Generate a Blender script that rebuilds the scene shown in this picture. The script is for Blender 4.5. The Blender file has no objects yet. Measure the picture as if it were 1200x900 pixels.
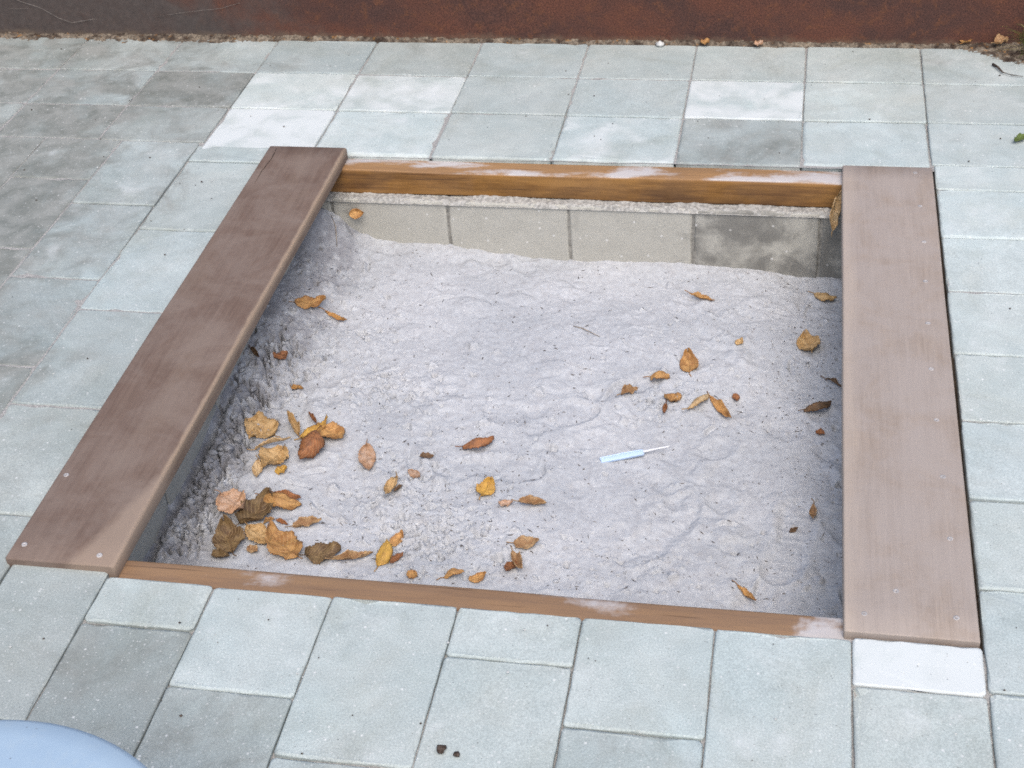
import bpy, math, random
import numpy as np
from mathutils import Matrix, Vector, Euler

random.seed(7)
scene = bpy.context.scene
COL = scene.collection

# ------------------------------------------------------------------ camera
cam_data = bpy.data.cameras.new('camera')
cam = bpy.data.objects.new('camera', cam_data)
COL.objects.link(cam)
cam_data.sensor_width = 36.0
cam_data.lens = 51.49
scene.cycles.filter_width = 1.7
scene.cycles.use_denoising = False          # keep the fine grain of sand, concrete and wood
cam_data.clip_start = 0.05
cam_data.clip_end = 300.0
CAM_ROT = Matrix(((0.98229, -0.05445, 0.17926), (0.17605, 0.59557, -0.78377), (-0.06409, 0.80145, 0.59461)))
cam.matrix_world = Matrix.Translation((0, 0, 1.70)) @ CAM_ROT.to_4x4()
scene.camera = cam

# ------------------------------------------------------------------ daylight
SUN_EL, SUN_AZ = math.radians(58), math.radians(162)      # azimuth from +Y towards +X
world = bpy.data.worlds.new('World')
scene.world = world
world.use_nodes = True
wn = world.node_tree
wn.nodes.clear()
w_out = wn.nodes.new('ShaderNodeOutputWorld')
w_bg = wn.nodes.new('ShaderNodeBackground')
w_sky = wn.nodes.new('ShaderNodeTexSky')
w_sky.sky_type = 'NISHITA'
w_sky.sun_disc = False
w_sky.sun_elevation = SUN_EL
w_sky.sun_rotation = SUN_AZ
w_sky.air_density = 1.0
w_sky.dust_density = 3.6
w_sky.ozone_density = 1.0
w_bg.inputs['Strength'].default_value = 0.14
wn.links.new(w_sky.outputs[0], w_bg.inputs['Color'])
wn.links.new(w_bg.outputs[0], w_out.inputs['Surface'])

sun_data = bpy.data.lights.new('sun', 'SUN')
sun_data.energy = 1.2
sun_data.angle = math.radians(50)
sun_data.color = (1.0, 0.975, 0.94)
sun = bpy.data.objects.new('sun', sun_data)
COL.objects.link(sun)
to_sun = Vector((math.sin(SUN_AZ) * math.cos(SUN_EL), math.cos(SUN_AZ) * math.cos(SUN_EL), math.sin(SUN_EL)))
sun.rotation_euler = to_sun.to_track_quat('Z', 'Y').to_euler()
sun.location = to_sun * 8

vs = scene.view_settings
vs.view_transform = 'Standard'
vs.look = 'None'
vs.exposure = 0.64
vs.gamma = 1.0
vs.use_curve_mapping = False

# ------------------------------------------------------------------ helpers
def tag(o, label=None, category=None, group=None, kind=None):
    if label: o['label'] = label
    if category: o['category'] = category
    if group: o['group'] = group
    if kind: o['kind'] = kind
    return o

def empty(name, loc=(0, 0, 0)):
    o = bpy.data.objects.new(name, None)
    COL.objects.link(o)
    o.location = loc
    o.empty_display_size = 0.05
    return o

def link(name, me, material=None, parent=None, loc=(0, 0, 0), rot=(0, 0, 0)):
    o = bpy.data.objects.new(name, me)
    COL.objects.link(o)
    if material and not me.materials: me.materials.append(material)
    o.location = loc
    o.rotation_euler = rot
    if parent: o.parent = parent
    return o

def mesh(name, verts, faces, smooth=False):
    me = bpy.data.meshes.new(name)
    me.from_pydata([tuple(v) for v in verts], [], [tuple(f) for f in faces])
    me.update()
    if smooth:
        me.polygons.foreach_set('use_smooth', [True] * len(me.polygons))
    return me

def grid_mesh(name, X, Y, Z, smooth=True):
    ny, nx = X.shape
    co = np.stack([X, Y, Z], -1).reshape(-1, 3).astype(np.float32)
    i = np.arange((ny - 1) * (nx - 1))
    r, c = i // (nx - 1), i % (nx - 1)
    a = r * nx + c
    quads = np.stack([a, a + 1, a + 1 + nx, a + nx], -1).astype(np.int32)
    me = bpy.data.meshes.new(name)
    me.vertices.add(len(co)); me.vertices.foreach_set('co', co.ravel())
    me.loops.add(quads.size); me.loops.foreach_set('vertex_index', quads.ravel())
    me.polygons.add(len(quads))
    me.polygons.foreach_set('loop_start', np.arange(0, quads.size, 4, dtype=np.int32))
    me.polygons.foreach_set('loop_total', np.full(len(quads), 4, dtype=np.int32))
    me.update(calc_edges=True)
    if smooth: me.polygons.foreach_set('use_smooth', np.ones(len(quads), dtype=bool))
    return me

_rng_tab = np.random.RandomState(3).rand(256, 256)
def vnoise(x, y, scale, seed=0):
    x = np.asarray(x) * scale + seed * 17.31; y = np.asarray(y) * scale + seed * 9.17
    xi, yi = np.floor(x).astype(int), np.floor(y).astype(int)
    fx, fy = x - xi, y - yi
    fx = fx * fx * fx * (fx * (fx * 6 - 15) + 10); fy = fy * fy * fy * (fy * (fy * 6 - 15) + 10)
    g = lambda a, b: _rng_tab[a % 256, b % 256]
    return ((g(xi, yi) * (1 - fx) + g(xi + 1, yi) * fx) * (1 - fy) + (g(xi, yi + 1) * (1 - fx) + g(xi + 1, yi + 1) * fx) * fy) * 2 - 1
def fbm(x, y, scale, octaves=4, seed=0, gain=0.5):
    s, a, t = 0, 1.0, 0
    for k in range(octaves):
        s = s + a * vnoise(x, y, scale * 2.03 ** k, seed + k); t += a; a *= gain
    return s / t
def sstep(a, b, x):
    t = np.clip((x - a) / (b - a), 0, 1)
    return t * t * (3 - 2 * t)

# --- slab with uneven, chamfered upper edges (pavers, blocks)
def slab_mesh(name, sx, sy, depth, seed, ch=0.005, rough=0.0019, step=0.024, corner=0.006, chips=2):
    rs = np.random.RandomState(seed)
    hx, hy = sx / 2, sy / 2
    pts = []
    def side(p, q, n):
        for k in range(n):
            t = k / n
            pts.append((p[0] + (q[0] - p[0]) * t, p[1] + (q[1] - p[1]) * t))
    c = corner
    nx, ny = max(3, int(sx / step)), max(3, int(sy / step))
    arc = lambda cx, cy, a0: [pts.append((cx + c * math.cos(a0 + k * math.pi / 4), cy + c * math.sin(a0 + k * math.pi / 4))) for k in range(2)]
    side((-hx + c, -hy), (hx - c, -hy), nx); arc(hx - c, -hy + c, -math.pi / 2)
    side((hx, -hy + c), (hx, hy - c), ny); arc(hx - c, hy - c, 0)
    side((hx - c, hy), (-hx + c, hy), nx); arc(-hx + c, hy - c, math.pi / 2)
    side((-hx, hy - c), (-hx, -hy + c), ny); arc(-hx + c, -hy + c, math.pi)
    P = np.array(pts); n = len(P)
    chip = np.zeros(n)
    for k in range(chips):
        i = rs.randint(n); chip[i] += rs.uniform(.001, .006); chip[(i + 1) % n] += rs.uniform(0, .002)
    def ring(inset, z, jit):
        r = np.abs(rs.randn(n)) * jit + inset
        sgn = P / np.maximum(np.abs(P), 1e-6)
        inx = np.where(np.abs(P[:, 0]) > hx - 2.2 * c, 1, 0); iny = np.where(np.abs(P[:, 1]) > hy - 2.2 * c, 1, 0)
        Q = P.copy()
        Q[:, 0] -= sgn[:, 0] * r * inx; Q[:, 1] -= sgn[:, 1] * r * iny
        return [(q[0], q[1], z) for q in Q], r
    v = []
    v += ring(0.001, -depth, 0)[0]
    v += ring(0, -ch * 1.15, rough * .5)[0]
    a, _ = ring(ch * .35, -ch * .42, rough * .6); a = [(p[0], p[1], p[2] - chip[i]) for i, p in enumerate(a)]; v += a
    b, _ = ring(ch * 1.15 , 0, rough); v += [(p[0] * (1 - chip[i] * 4), p[1] * (1 - chip[i] * 4), p[2] - chip[i] * .25) for i, p in enumerate(b)]
    f = []
    for k in range(3):
        for i in range(n):
            j = (i + 1) % n
            f.append((k * n + i, k * n + j, (k + 1) * n + j, (k + 1) * n + i))
    f.append(tuple(range(3 * n, 4 * n)))
    me = mesh(name, v, f)
    sm = [True] * (3 * n) + [False]
    me.polygons.foreach_set('use_smooth', [False] * n + [True] * (2 * n) + [False])
    return me

def box_bevel(name, sx, sy, sz, r=0.004, seg=3, ny=1, seed=0, wob=0.0):
    """box with rounded long edges, length along Y, optional slight waviness"""
    prof = []
    for (cx, cz, a0) in ((sx / 2 - r, -r, 0), (-sx / 2 + r, -r, math.pi / 2), (-sx / 2 + r, -sz + r, math.pi), (sx / 2 - r, -sz + r, 1.5 * math.pi)):
        for k in range(seg + 1):
            a = a0 + k * math.pi / 2 / seg
            prof.append((cx + r * math.cos(a), cz + r * math.sin(a)))
    n = len(prof); v = []; f = []
    ys = np.concatenate([[-sy / 2], np.linspace(-sy / 2 + r * .6, sy / 2 - r * .6, ny + 1), [sy / 2]])
    for k, y in enumerate(ys):
        s = 1 - (r * .5 / (sx / 2)) if k in (0, len(ys) - 1) else 1.0
        for i, (x, z) in enumerate(prof):
            wx = wob * float(vnoise(y * 3 + 5, i * .21, 1.0, seed)) if wob else 0
            wz = wob * float(vnoise(y * 4 + 9, i * .17, 1.0, seed + 4)) if wob else 0
            zz = -sz / 2 + (z + sz / 2) * (1 - (r * .5 / (sz / 2)) if s < 1 else 1)
            v.append((x * s + wx, y, zz + wz))
    for k in range(len(ys) - 1):
        for i in range(n):
            j = (i + 1) % n
            f.append((k * n + i, k * n + j, (k + 1) * n + j, (k + 1) * n + i))
    f = [tuple(reversed(q)) for q in f]
    f.append(tuple(range(n))); f.append(tuple(reversed(range((len(ys) - 1) * n, len(ys) * n))))
    me = mesh(name, v, f, True)
    sm = [True] * (len(f) - 2) + [False, False]
    me.polygons.foreach_set('use_smooth', sm)
    return me

def lathe(name, prof, n=64):
    v, f = [], []
    for (r, z) in prof:
        for k in range(n):
            a = 2 * math.pi * k / n
            v.append((r * math.cos(a), r * math.sin(a), z))
    for i in range(len(prof) - 1):
        for k in range(n):
            j = (k + 1) % n
            f.append((i * n + k, i * n + j, (i + 1) * n + j, (i + 1) * n + k))
    f.append(tuple(reversed(range(n)))); f.append(tuple(range((len(prof) - 1) * n, len(prof) * n)))
    return mesh(name, v, f, True)

class Soup:
    def __init__(s): s.v, s.f = [], []
    def add(s, v, f):
        b = len(s.v); s.v += [tuple(p) for p in v]; s.f += [tuple(i + b for i in q) for q in f]
    def tube(s, pts, rad, n=5):
        pts = [Vector(p) for p in pts]; rings = []
        for i, p in enumerate(pts):
            d = (pts[min(i + 1, len(pts) - 1)] - pts[max(i - 1, 0)]).normalized()
            a = d.orthogonal().normalized(); b = d.cross(a)
            r = rad[i] if hasattr(rad, '__len__') else rad
            rings.append([p + (a * math.cos(2 * math.pi * k / n) + b * math.sin(2 * math.pi * k / n)) * r for k in range(n)])
        v = [q for r in rings for q in r]; f = []
        for i in range(len(pts) - 1):
            for k in range(n):
                j = (k + 1) % n
                f.append((i * n + k, i * n + j, (i + 1) * n + j, (i + 1) * n + k))
        f.append(tuple(reversed(range(n)))); f.append(tuple(range((len(pts) - 1) * n, len(pts) * n)))
        s.add(v, f)
    def lump(s, c, r, rs, flat=0.8):
        base = ICO if r > .006 else ICO1
        ax = rs.uniform(.75, 1.25, 3); ph = rs.uniform(0, 9, 3)
        v = []
        for p in base[0]:
            k = 1 + .26 * math.sin(p[0] * 3.1 + ph[0]) * math.cos(p[1] * 2.7 + ph[1]) + .16 * math.sin(p[2] * 5 + ph[2]) + .13 * math.sin(p[0] * 9 + p[1] * 7 + ph[1])
            v.append((c[0] + p[0] * r * k * ax[0], c[1] + p[1] * r * k * ax[1], c[2] + p[2] * r * k * ax[2] * flat))
        s.add(v, base[1])
    def build(s, name, smooth=False): return mesh(name, s.v, s.f, smooth)

def _ico(sub):
    import bmesh
    bm = bmesh.new(); bmesh.ops.create_icosphere(bm, subdivisions=sub, radius=1)
    v = [tuple(x.co) for x in bm.verts]; f = [tuple(q.index for q in p.verts) for p in bm.faces]
    bm.free(); return v, f
ICO = _ico(2); ICO1 = _ico(1)

# ------------------------------------------------------------------ materials
class Mat:
    def __init__(s, name, rough=0.85, spec=0.3):
        s.m = bpy.data.materials.new(name); s.m.use_nodes = True
        s.t = s.m.node_tree; s.b = s.t.nodes['Principled BSDF']
        s.b.inputs['Roughness'].default_value = rough
        s.b.inputs['Specular IOR Level'].default_value = spec
    def n(s, t, **kw):
        x = s.t.nodes.new(t)
        for k, v in kw.items(): setattr(x, k, v)
        return x
    def put(s, sock, v):
        if isinstance(v, bpy.types.NodeSocket): s.t.links.new(v, sock)
        elif isinstance(v, (tuple, list)): sock.default_value = tuple(v) + ((1,) if len(v) == 3 and len(sock.default_value) == 4 else ())
        else: sock.default_value = v
    def pos(s): return s.n('ShaderNodeNewGeometry').outputs['Position']
    def obj(s): return s.n('ShaderNodeTexCoord').outputs['Object']
    def uv(s): return s.n('ShaderNodeTexCoord').outputs['UV']
    def attr(s, name, vec=False):
        a = s.n('ShaderNodeAttribute', attribute_type='OBJECT', attribute_name=name)
        return a.outputs['Color'] if vec else a.outputs['Fac']
    def scaled(s, vec, sc, off=None):
        m = s.n('ShaderNodeMapping'); s.put(m.inputs['Vector'], vec); m.inputs['Scale'].default_value = sc
        if off is not None: s.put(m.inputs['Location'], off)
        return m.outputs[0]
    def noise(s, vec, scale, detail=4, rough=.55, dist=0):
        x = s.n('ShaderNodeTexNoise'); s.put(x.inputs['Vector'], vec)
        x.inputs['Scale'].default_value = scale; x.inputs['Detail'].default_value = detail
        x.inputs['Roughness'].default_value = rough; x.inputs['Distortion'].default_value = dist
        return x.outputs['Fac']
    def voro(s, vec, scale, out='Distance'):
        x = s.n('ShaderNodeTexVoronoi'); s.put(x.inputs['Vector'], vec); x.inputs['Scale'].default_value = scale
        return x.outputs[out]
    def ramp(s, v, lo, hi, a=0., b=1.):
        x = s.n('ShaderNodeMapRange', interpolation_type='SMOOTHSTEP'); s.put(x.inputs['Value'], v)
        for k, q in (('From Min', lo), ('From Max', hi), ('To Min', a), ('To Max', b)): s.put(x.inputs[k], q)
        return x.outputs['Result']
    def math(s, op, a, b=0.):
        x = s.n('ShaderNodeMath', operation=op); s.put(x.inputs[0], a); s.put(x.inputs[1], b); return x.outputs[0]
    def mix(s, f, a, b, mode='MIX'):
        x = s.n('ShaderNodeMix', data_type='RGBA', blend_type=mode)
        s.put(x.inputs['Factor'], f); s.put(x.inputs['A'], a); s.put(x.inputs['B'], b); return x.outputs['Result']
    def sep(s, v):
        x = s.n('ShaderNodeSeparateXYZ'); s.put(x.inputs[0], v); return x.outputs
    def bump(s, h, strength, dist, prev=None):
        x = s.n('ShaderNodeBump'); s.put(x.inputs['Height'], h)
        x.inputs['Strength'].default_value = strength; x.inputs['Distance'].default_value = dist
        if prev is not None: s.put(x.inputs['Normal'], prev)
        return x.outputs[0]
    def done(s, color, normal=None, rough=None):
        s.put(s.b.inputs['Base Color'], color)
        if normal is not None: s.put(s.b.inputs['Normal'], normal)
        if rough is not None: s.put(s.b.inputs['Roughness'], rough)
        return s.m

def m_paver():
    m = Mat('concrete_paver', .82, .35); p = m.pos()
    tone, stain_shade, bloom = m.attr('tone'), m.attr('stain_shade'), m.attr('bloom')
    big = m.noise(p, 5.5, 5, .6); mid = m.noise(p, 26, 5, .6, .3); fine = m.noise(p, 330, 3, .7)
    base = m.mix(m.ramp(big, .3, .7), (.350, .395, .388), (.402, .436, .424))
    base = m.mix(.55, base, m.mix(mid, (.72, .72, .72), (1.25, 1.25, 1.25)), 'MULTIPLY')
    base = m.mix(.62, base, m.mix(m.ramp(fine, .25, .75), (.66, .66, .66), (1.26, 1.26, 1.26)), 'MULTIPLY')
    warm = m.ramp(m.noise(p, 9, 4, .6), .45, .75)
    base = m.mix(m.math('MULTIPLY', warm, .5), base, m.mix(1.0, base, (1.03, .985, .95), 'MULTIPLY'))
    blch = m.ramp(m.noise(m.scaled(p, (1, 1, 1), (4.2, 1.1, 0)), 2.3, 6, .66, .8), .50, .70)
    base = m.mix(m.math('MULTIPLY', blch, .55), base, m.mix(1.0, base, (1.24, 1.26, 1.27), 'MULTIPLY'))
    rnd = m.n('ShaderNodeObjectInfo').outputs['Random']
    base = m.mix(.8, base, m.mix(rnd, (1.0, .99, .955), (.97, 1.0, 1.005)), 'MULTIPLY')
    c = m.n('ShaderNodeCombineXYZ')
    for k in range(3): m.put(c.inputs[k], tone)
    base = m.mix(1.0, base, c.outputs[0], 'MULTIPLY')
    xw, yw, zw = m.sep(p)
    film_shade = m.ramp(m.math('ADD', xw, m.math('MULTIPLY', m.noise(p, 2.6, 5, .6, .8), .9)), -.90, -1.50, 0, .28)  # dirt film on the left, with that side's dimmer light painted in
    st = m.ramp(m.math('ADD', m.math('ADD', m.noise(p, 7.0, 6, .62, .6), film_shade), m.math('MULTIPLY', stain_shade, .34)), .64, 1.02)
    runs = m.ramp(m.noise(p, 3.1, 6, .68, .9), .45, .72)
    base = m.mix(m.math('MULTIPLY', runs, .52), base, m.mix(1.0, base, (.72, .70, .64), 'MULTIPLY'))
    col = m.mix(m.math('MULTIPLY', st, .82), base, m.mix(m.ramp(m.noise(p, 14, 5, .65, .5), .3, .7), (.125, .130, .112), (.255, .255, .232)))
    bl = m.ramp(m.math('ADD', m.noise(p, 11.0, 4, .55, .4), m.math('MULTIPLY', bloom, .55)), .62, 1.0)
    col = m.mix(m.math('MULTIPLY', bl, .85), col, (.585, .610, .600))
    pits = m.ramp(m.voro(p, 120), .10, .16, 1, 0); pits = m.math('MULTIPLY', pits, m.ramp(m.noise(p, 60, 2), .55, .62))
    col = m.mix(m.math('MULTIPLY', pits, .55), col, (.12, .11, .10))
    fl = m.n('ShaderNodeTexVoronoi'); m.put(fl.inputs['Vector'], m.scaled(p, (1, 1, 1), (3.3, 1.7, .4))); fl.inputs['Scale'].default_value = 75
    sel = m.ramp(m.sep(fl.outputs['Color'])[0], .74, .80)
    flk = m.math('MULTIPLY', m.ramp(m.math('ADD', fl.outputs['Distance'], m.math('MULTIPLY', fine, .25)), .22, .34, 1, 0), sel)
    f2 = m.n('ShaderNodeTexVoronoi'); m.put(f2.inputs['Vector'], m.scaled(p, (1, 1, 1), (.3, 5.7, 2.4))); f2.inputs['Scale'].default_value = 190
    k2 = m.math('MULTIPLY', m.ramp(f2.outputs['Distance'], .16, .34, 1, 0), m.ramp(m.sep(f2.outputs['Color'])[1], .78, .84))
    col = m.mix(m.math('MULTIPLY', k2, .42), col, (.66, .66, .64))
    col = m.mix(m.math('MULTIPLY', flk, m.ramp(m.noise(p, 12, 3), .35, .7, .15, .75)), col, (.70, .70, .68))
    h = m.math('ADD', m.math('MULTIPLY', fine, .6), m.math('MULTIPLY', pits, -1.2))
    nrm = m.bump(h, .30, .0010); nrm = m.bump(m.noise(p, 45, 4), .18, .002, nrm)
    return m.done(col, nrm)

def m_sand(name='sand', wet=0.0):
    m = Mat(name, .95, .15); p = m.pos()
    fine = m.noise(p, 700, 3, .75); mid = m.noise(p, 38, 5, .65, .4); big = m.noise(p, 4.2, 4, .55)
    col = m.mix(m.ramp(big, .32, .68), (.408, .418, .432), (.468, .474, .485))
    col = m.mix(m.math('MULTIPLY', m.ramp(mid, .48, .72), .28), col, (.35, .335, .335))
    col = m.mix(.8, col, m.mix(m.ramp(fine, .2, .8), (.74, .74, .75), (1.19, 1.19, 1.18)), 'MULTIPLY')
    mott = m.noise(p, 75, 5, .7, .3)
    col = m.mix(.75, col, m.mix(m.ramp(mott, .28, .72), (.84, .83, .83), (1.13, 1.14, 1.14)), 'MULTIPLY')
    xw, yw, zw = m.sep(p)
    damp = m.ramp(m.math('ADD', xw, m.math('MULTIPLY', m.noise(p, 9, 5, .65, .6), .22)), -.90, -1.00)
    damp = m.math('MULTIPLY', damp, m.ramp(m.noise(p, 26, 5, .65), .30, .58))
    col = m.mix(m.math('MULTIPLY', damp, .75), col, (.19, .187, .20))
    v = m.n('ShaderNodeTexVoronoi'); m.put(v.inputs['Vector'], p); v.inputs['Scale'].default_value = 160
    s0 = m.sep(v.outputs['Color'])[0]
    sp = m.math('MULTIPLY', m.ramp(v.outputs['Distance'], .16, .28, 1, 0), m.ramp(s0, .94, .96))
    col = m.mix(m.math('MULTIPLY', sp, .7), col, (.13, .11, .10))
    wp = m.math('MULTIPLY', m.ramp(v.outputs['Distance'], .12, .2, 1, 0), m.ramp(s0, .025, .015))
    col = m.mix(wp, col, (.85, .85, .85))
    nrm = m.bump(fine, .5, .0009); nrm = m.bump(m.noise(p, 140, 5, .68), .40, .0028, nrm)
    return m.done(col, nrm)

def m_wood(name, c_dark, c_light, c_worn, dust, axis=1, dustcol=(.46, .43, .42), rough=.72, dust_lo=.42, edge_lit=True):
    m = Mat(name, rough, .3); o = m.obj()
    sc = [26, 26, 26]; sc[axis] = 1.6
    grain = m.noise(m.scaled(o, sc), 3.0, 7, .68, .5)
    sc2 = [430, 430, 430]; sc2[axis] = 9
    fib = m.noise(m.scaled(o, sc2), 1.0, 4, .7)
    blot = m.noise(o, 7, 5, .6, .5)
    col = m.mix(m.ramp(grain, .34, .66), c_dark, c_light)
    col = m.mix(.5, col, m.mix(m.ramp(fib, .25, .75), (.74, .74, .74), (1.2, 1.2, 1.2)), 'MULTIPLY')
    sc3 = [9, 9, 9]; sc3[axis] = 2.0
    col = m.mix(m.math('MULTIPLY', m.ramp(m.noise(m.scaled(o, sc3), 1.0, 4, .6, .3), .46, .66), .45), col, c_worn)
    d = m.ramp(m.math('ADD', blot, m.math('MULTIPLY', m.noise(o, 60, 3), .15)), dust_lo, dust_lo + .3)
    col = m.mix(m.math('MULTIPLY', d, dust), col, dustcol)
    fine = m.noise(o, 420, 2, .6)
    col = m.mix(.5, col, m.mix(fine, (.75, .75, .75), (1.25, 1.25, 1.25)), 'MULTIPLY')
    nrm = m.bump(fib, .3, .0012); nrm = m.bump(fine, .2, .0006, nrm)
    return m, col, nrm

def m_left_board():
    m, col, nrm = m_wood('weathered_dark_board', (.124, .080, .060), (.156, .106, .081), (.19, .138, .104), .62, 1, (.215, .166, .137))  # browns lowered further to paint in the dimmer light on the left
    o = m.obj(); x, y, z = m.sep(o)
    # worn tan arris along the pit side and a bare patch at the near end
    w = m.math('MULTIPLY', m.ramp(m.math('ADD', x, m.math('MULTIPLY', m.noise(o, 18, 4), .010)), .096, .104), m.ramp(z, -.020, -.007, .25, 1))
    col = m.mix(m.math('MULTIPLY', w, .75), col, (.33, .245, .175))
    t = m.math('SUBTRACT', m.math('ADD', m.math('MULTIPLY', x, 1.0), m.math('MULTIPLY', m.noise(o, 30, 3), .012)), m.math('MULTIPLY', m.math('ADD', y, .755), .32))
    w2 = m.ramp(t, .012, .040)
    col = m.mix(m.math('MULTIPLY', w2, .75), col, (.285, .215, .165))
    return m.done(col, nrm)
def m_right_board():
    m, col, nrm = m_wood('dusty_light_board', (.268, .212, .170), (.310, .250, .205), (.325, .270, .230), .6, 1, (.335, .292, .266), dust_lo=.36)
    o = m.obj(); x, y, z = m.sep(o)
    w = m.ramp(m.math('ADD', x, m.math('MULTIPLY', m.noise(m.scaled(o, (1, .15, 1)), 30, 3), .05)), -.035, -.075)
    col = m.mix(m.math('MULTIPLY', w, .5), col, (.42, .345, .28))
    return m.done(col, nrm)
def m_timber(name, dust, seed, bleach, end_dust):
    m, col, nrm = m_wood(name, (.13, .056, .012), (.27, .130, .032), (.36, .185, .050), .04, 0, (.5, .46, .44), .6)
    o = m.obj()
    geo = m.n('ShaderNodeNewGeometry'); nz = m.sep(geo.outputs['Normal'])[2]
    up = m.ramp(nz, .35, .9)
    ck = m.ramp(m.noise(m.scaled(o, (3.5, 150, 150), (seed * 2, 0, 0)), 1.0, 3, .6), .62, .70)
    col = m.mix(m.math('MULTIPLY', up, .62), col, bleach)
    col = m.mix(m.math('MULTIPLY', ck, .55), col, (.045, .024, .014))     # sun-bleached upper side
    a = m.noise(m.scaled(o, (5, 16, 16), (seed, 0, 0)), 1.0, 4, .55, .3)
    xo = m.sep(o)[0]
    a = m.math('ADD', a, m.ramp(m.math('ADD', xo, m.math('MULTIPLY', m.noise(o, 50, 3), .05)), .52, .60, 0, end_dust))
    dm = m.math('MULTIPLY', m.ramp(m.math('ADD', a, m.math('MULTIPLY', m.noise(o, 120, 3), .1)), .57 - dust, .74 - dust), up)
    col = m.mix(m.math('MULTIPLY', dm, .8), col, (.50, .49, .49))
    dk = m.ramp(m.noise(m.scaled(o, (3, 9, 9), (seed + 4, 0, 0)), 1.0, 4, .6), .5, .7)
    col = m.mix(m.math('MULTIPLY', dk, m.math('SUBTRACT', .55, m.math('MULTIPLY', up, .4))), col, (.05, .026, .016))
    return m.done(col, nrm)
def m_block():
    m = Mat('pit_concrete', .9, .25); p = m.pos()
    tone = m.attr('tone'); stain_shade = m.attr('stain_shade')
    fine = m.noise(p, 350, 3, .7); mid = m.noise(p, 22, 5, .6, .3)
    col = m.mix(mid, (.37, .358, .312), (.48, .466, .415))
    col = m.mix(.6, col, m.mix(m.ramp(fine, .25, .75), (.7, .7, .7), (1.2, 1.2, 1.2)), 'MULTIPLY')
    st = m.ramp(m.math('ADD', m.noise(p, 9, 5, .6, .4), m.math('MULTIPLY', stain_shade, .4)), .62, .86)
    col = m.mix(m.math('MULTIPLY', st, .8), col, m.mix(mid, (.10, .095, .085), (.19, .185, .17)))
    v = m.n('ShaderNodeTexVoronoi'); m.put(v.inputs['Vector'], p); v.inputs['Scale'].default_value = 60
    s0 = m.sep(v.outputs['Color'])[0]
    k = m.math('MULTIPLY', m.ramp(v.outputs['Distance'], .14, .24, 1, 0), m.ramp(s0, .84, .88))
    col = m.mix(m.math('MULTIPLY', k, .7), col, (.66, .65, .62))
    nrm = m.bump(fine, .5, .0016); nrm = m.bump(mid, .4, .004, nrm)
    return m.done(col, nrm)
def m_rust():
    m = Mat('rusted_steel', .8, .3); p = m.pos(); x, y, z = m.sep(p)
    fine = m.noise(p, 260, 3, .75); mid = m.noise(p, 34, 5, .65, .4); big = m.noise(m.scaled(p, (1, 1, 1.6)), 4.5, 5, .6)
    col = m.mix(m.ramp(big, .35, .65), (.062, .032, .027), (.098, .040, .027))
    col = m.mix(m.math('MULTIPLY', m.ramp(mid, .5, .72), .6), col, (.135, .056, .028))
    col = m.mix(.9, col, m.mix(m.ramp(fine, .28, .72), (.42, .45, .5), (1.65, 1.5, 1.35)), 'MULTIPLY')
    # plate darker and greyer towards the left, brown along its foot
    g = m.ramp(m.math('ADD', m.math('MULTIPLY', x, -.55), m.math('MULTIPLY', m.noise(p, 5, 6, .62, .5), 1.1)), 1.22, 1.62)
    col = m.mix(m.math('MULTIPLY', g, .85), col, m.mix(m.noise(p, 60, 5, .7), (.030, .026, .024), (.105, .092, .085)))
    foot = m.ramp(m.math('ADD', z, m.math('MULTIPLY', m.noise(p, 24, 5, .7), .05)), .050, .020)
    col = m.mix(m.math('MULTIPLY', foot, .55), col, (.17, .125, .085))
    nrm = m.bump(fine, .5, .0012); nrm = m.bump(mid, .4, .003, nrm)
    return m.done(col, nrm)
def m_leaf():
    m = Mat('dry_leaf', .62, .35); u = m.uv(); p = m.obj()
    c1 = m.attr('leaf_colour', True); c2 = m.attr('leaf_edge', True)
    x, y, z = m.sep(u)
    av = m.math('ABSOLUTE', m.math('SUBTRACT', y, .5))
    ve = m.math('SINE', m.math('MULTIPLY', m.math('SUBTRACT', m.math('MULTIPLY', x, 9.0), m.math('MULTIPLY', av, 7.0)), 6.283))
    vein = m.ramp(ve, .55, 1.0)
    mid = m.ramp(av, .05, .02)
    bl = m.noise(p, 70, 4, .6)
    col = m.mix(m.ramp(bl, .4, .66), c1, c2)
    col = m.mix(m.ramp(m.math('ADD', av, m.math('MULTIPLY', bl, .22)), .46, .60), col, m.mix(.65, col, c2))
    col = m.mix(m.math('MULTIPLY', vein, .32), col, m.mix(.55, c1, (.66, .47, .25)))
    spots = m.ramp(m.noise(p, 210, 3, .6), .60, .68)
    col = m.mix(m.math('MULTIPLY', spots, .5), col, (.075, .038, .018))
    col = m.mix(m.math('MULTIPLY', mid, .45), col, m.mix(.5, c2, (.10, .05, .02)))
    col = m.mix(.5, col, m.mix(m.noise(p, 400, 2), (.6, .6, .6), (1.35, 1.35, 1.35)), 'MULTIPLY')
    nrm = m.bump(m.math('SUBTRACT', vein, m.math('MULTIPLY', mid, -.6)), .5, .0012)
    return m.done(col, nrm)
def m_plain(name, c, rough=.7, spec=.3, var=.25, scale=60, bump=.2, c2=None, bd=.001):
    m = Mat(name, rough, spec); p = m.pos()
    n1 = m.noise(p, scale, 4, .6)
    a = tuple(k * (1 - var) for k in c); b = c2 or tuple(min(1, k * (1 + var)) for k in c)
    return m.done(m.mix(m.ramp(n1, .3, .7), a, b), m.bump(m.noise(p, scale * 4, 3), bump, bd))

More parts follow.
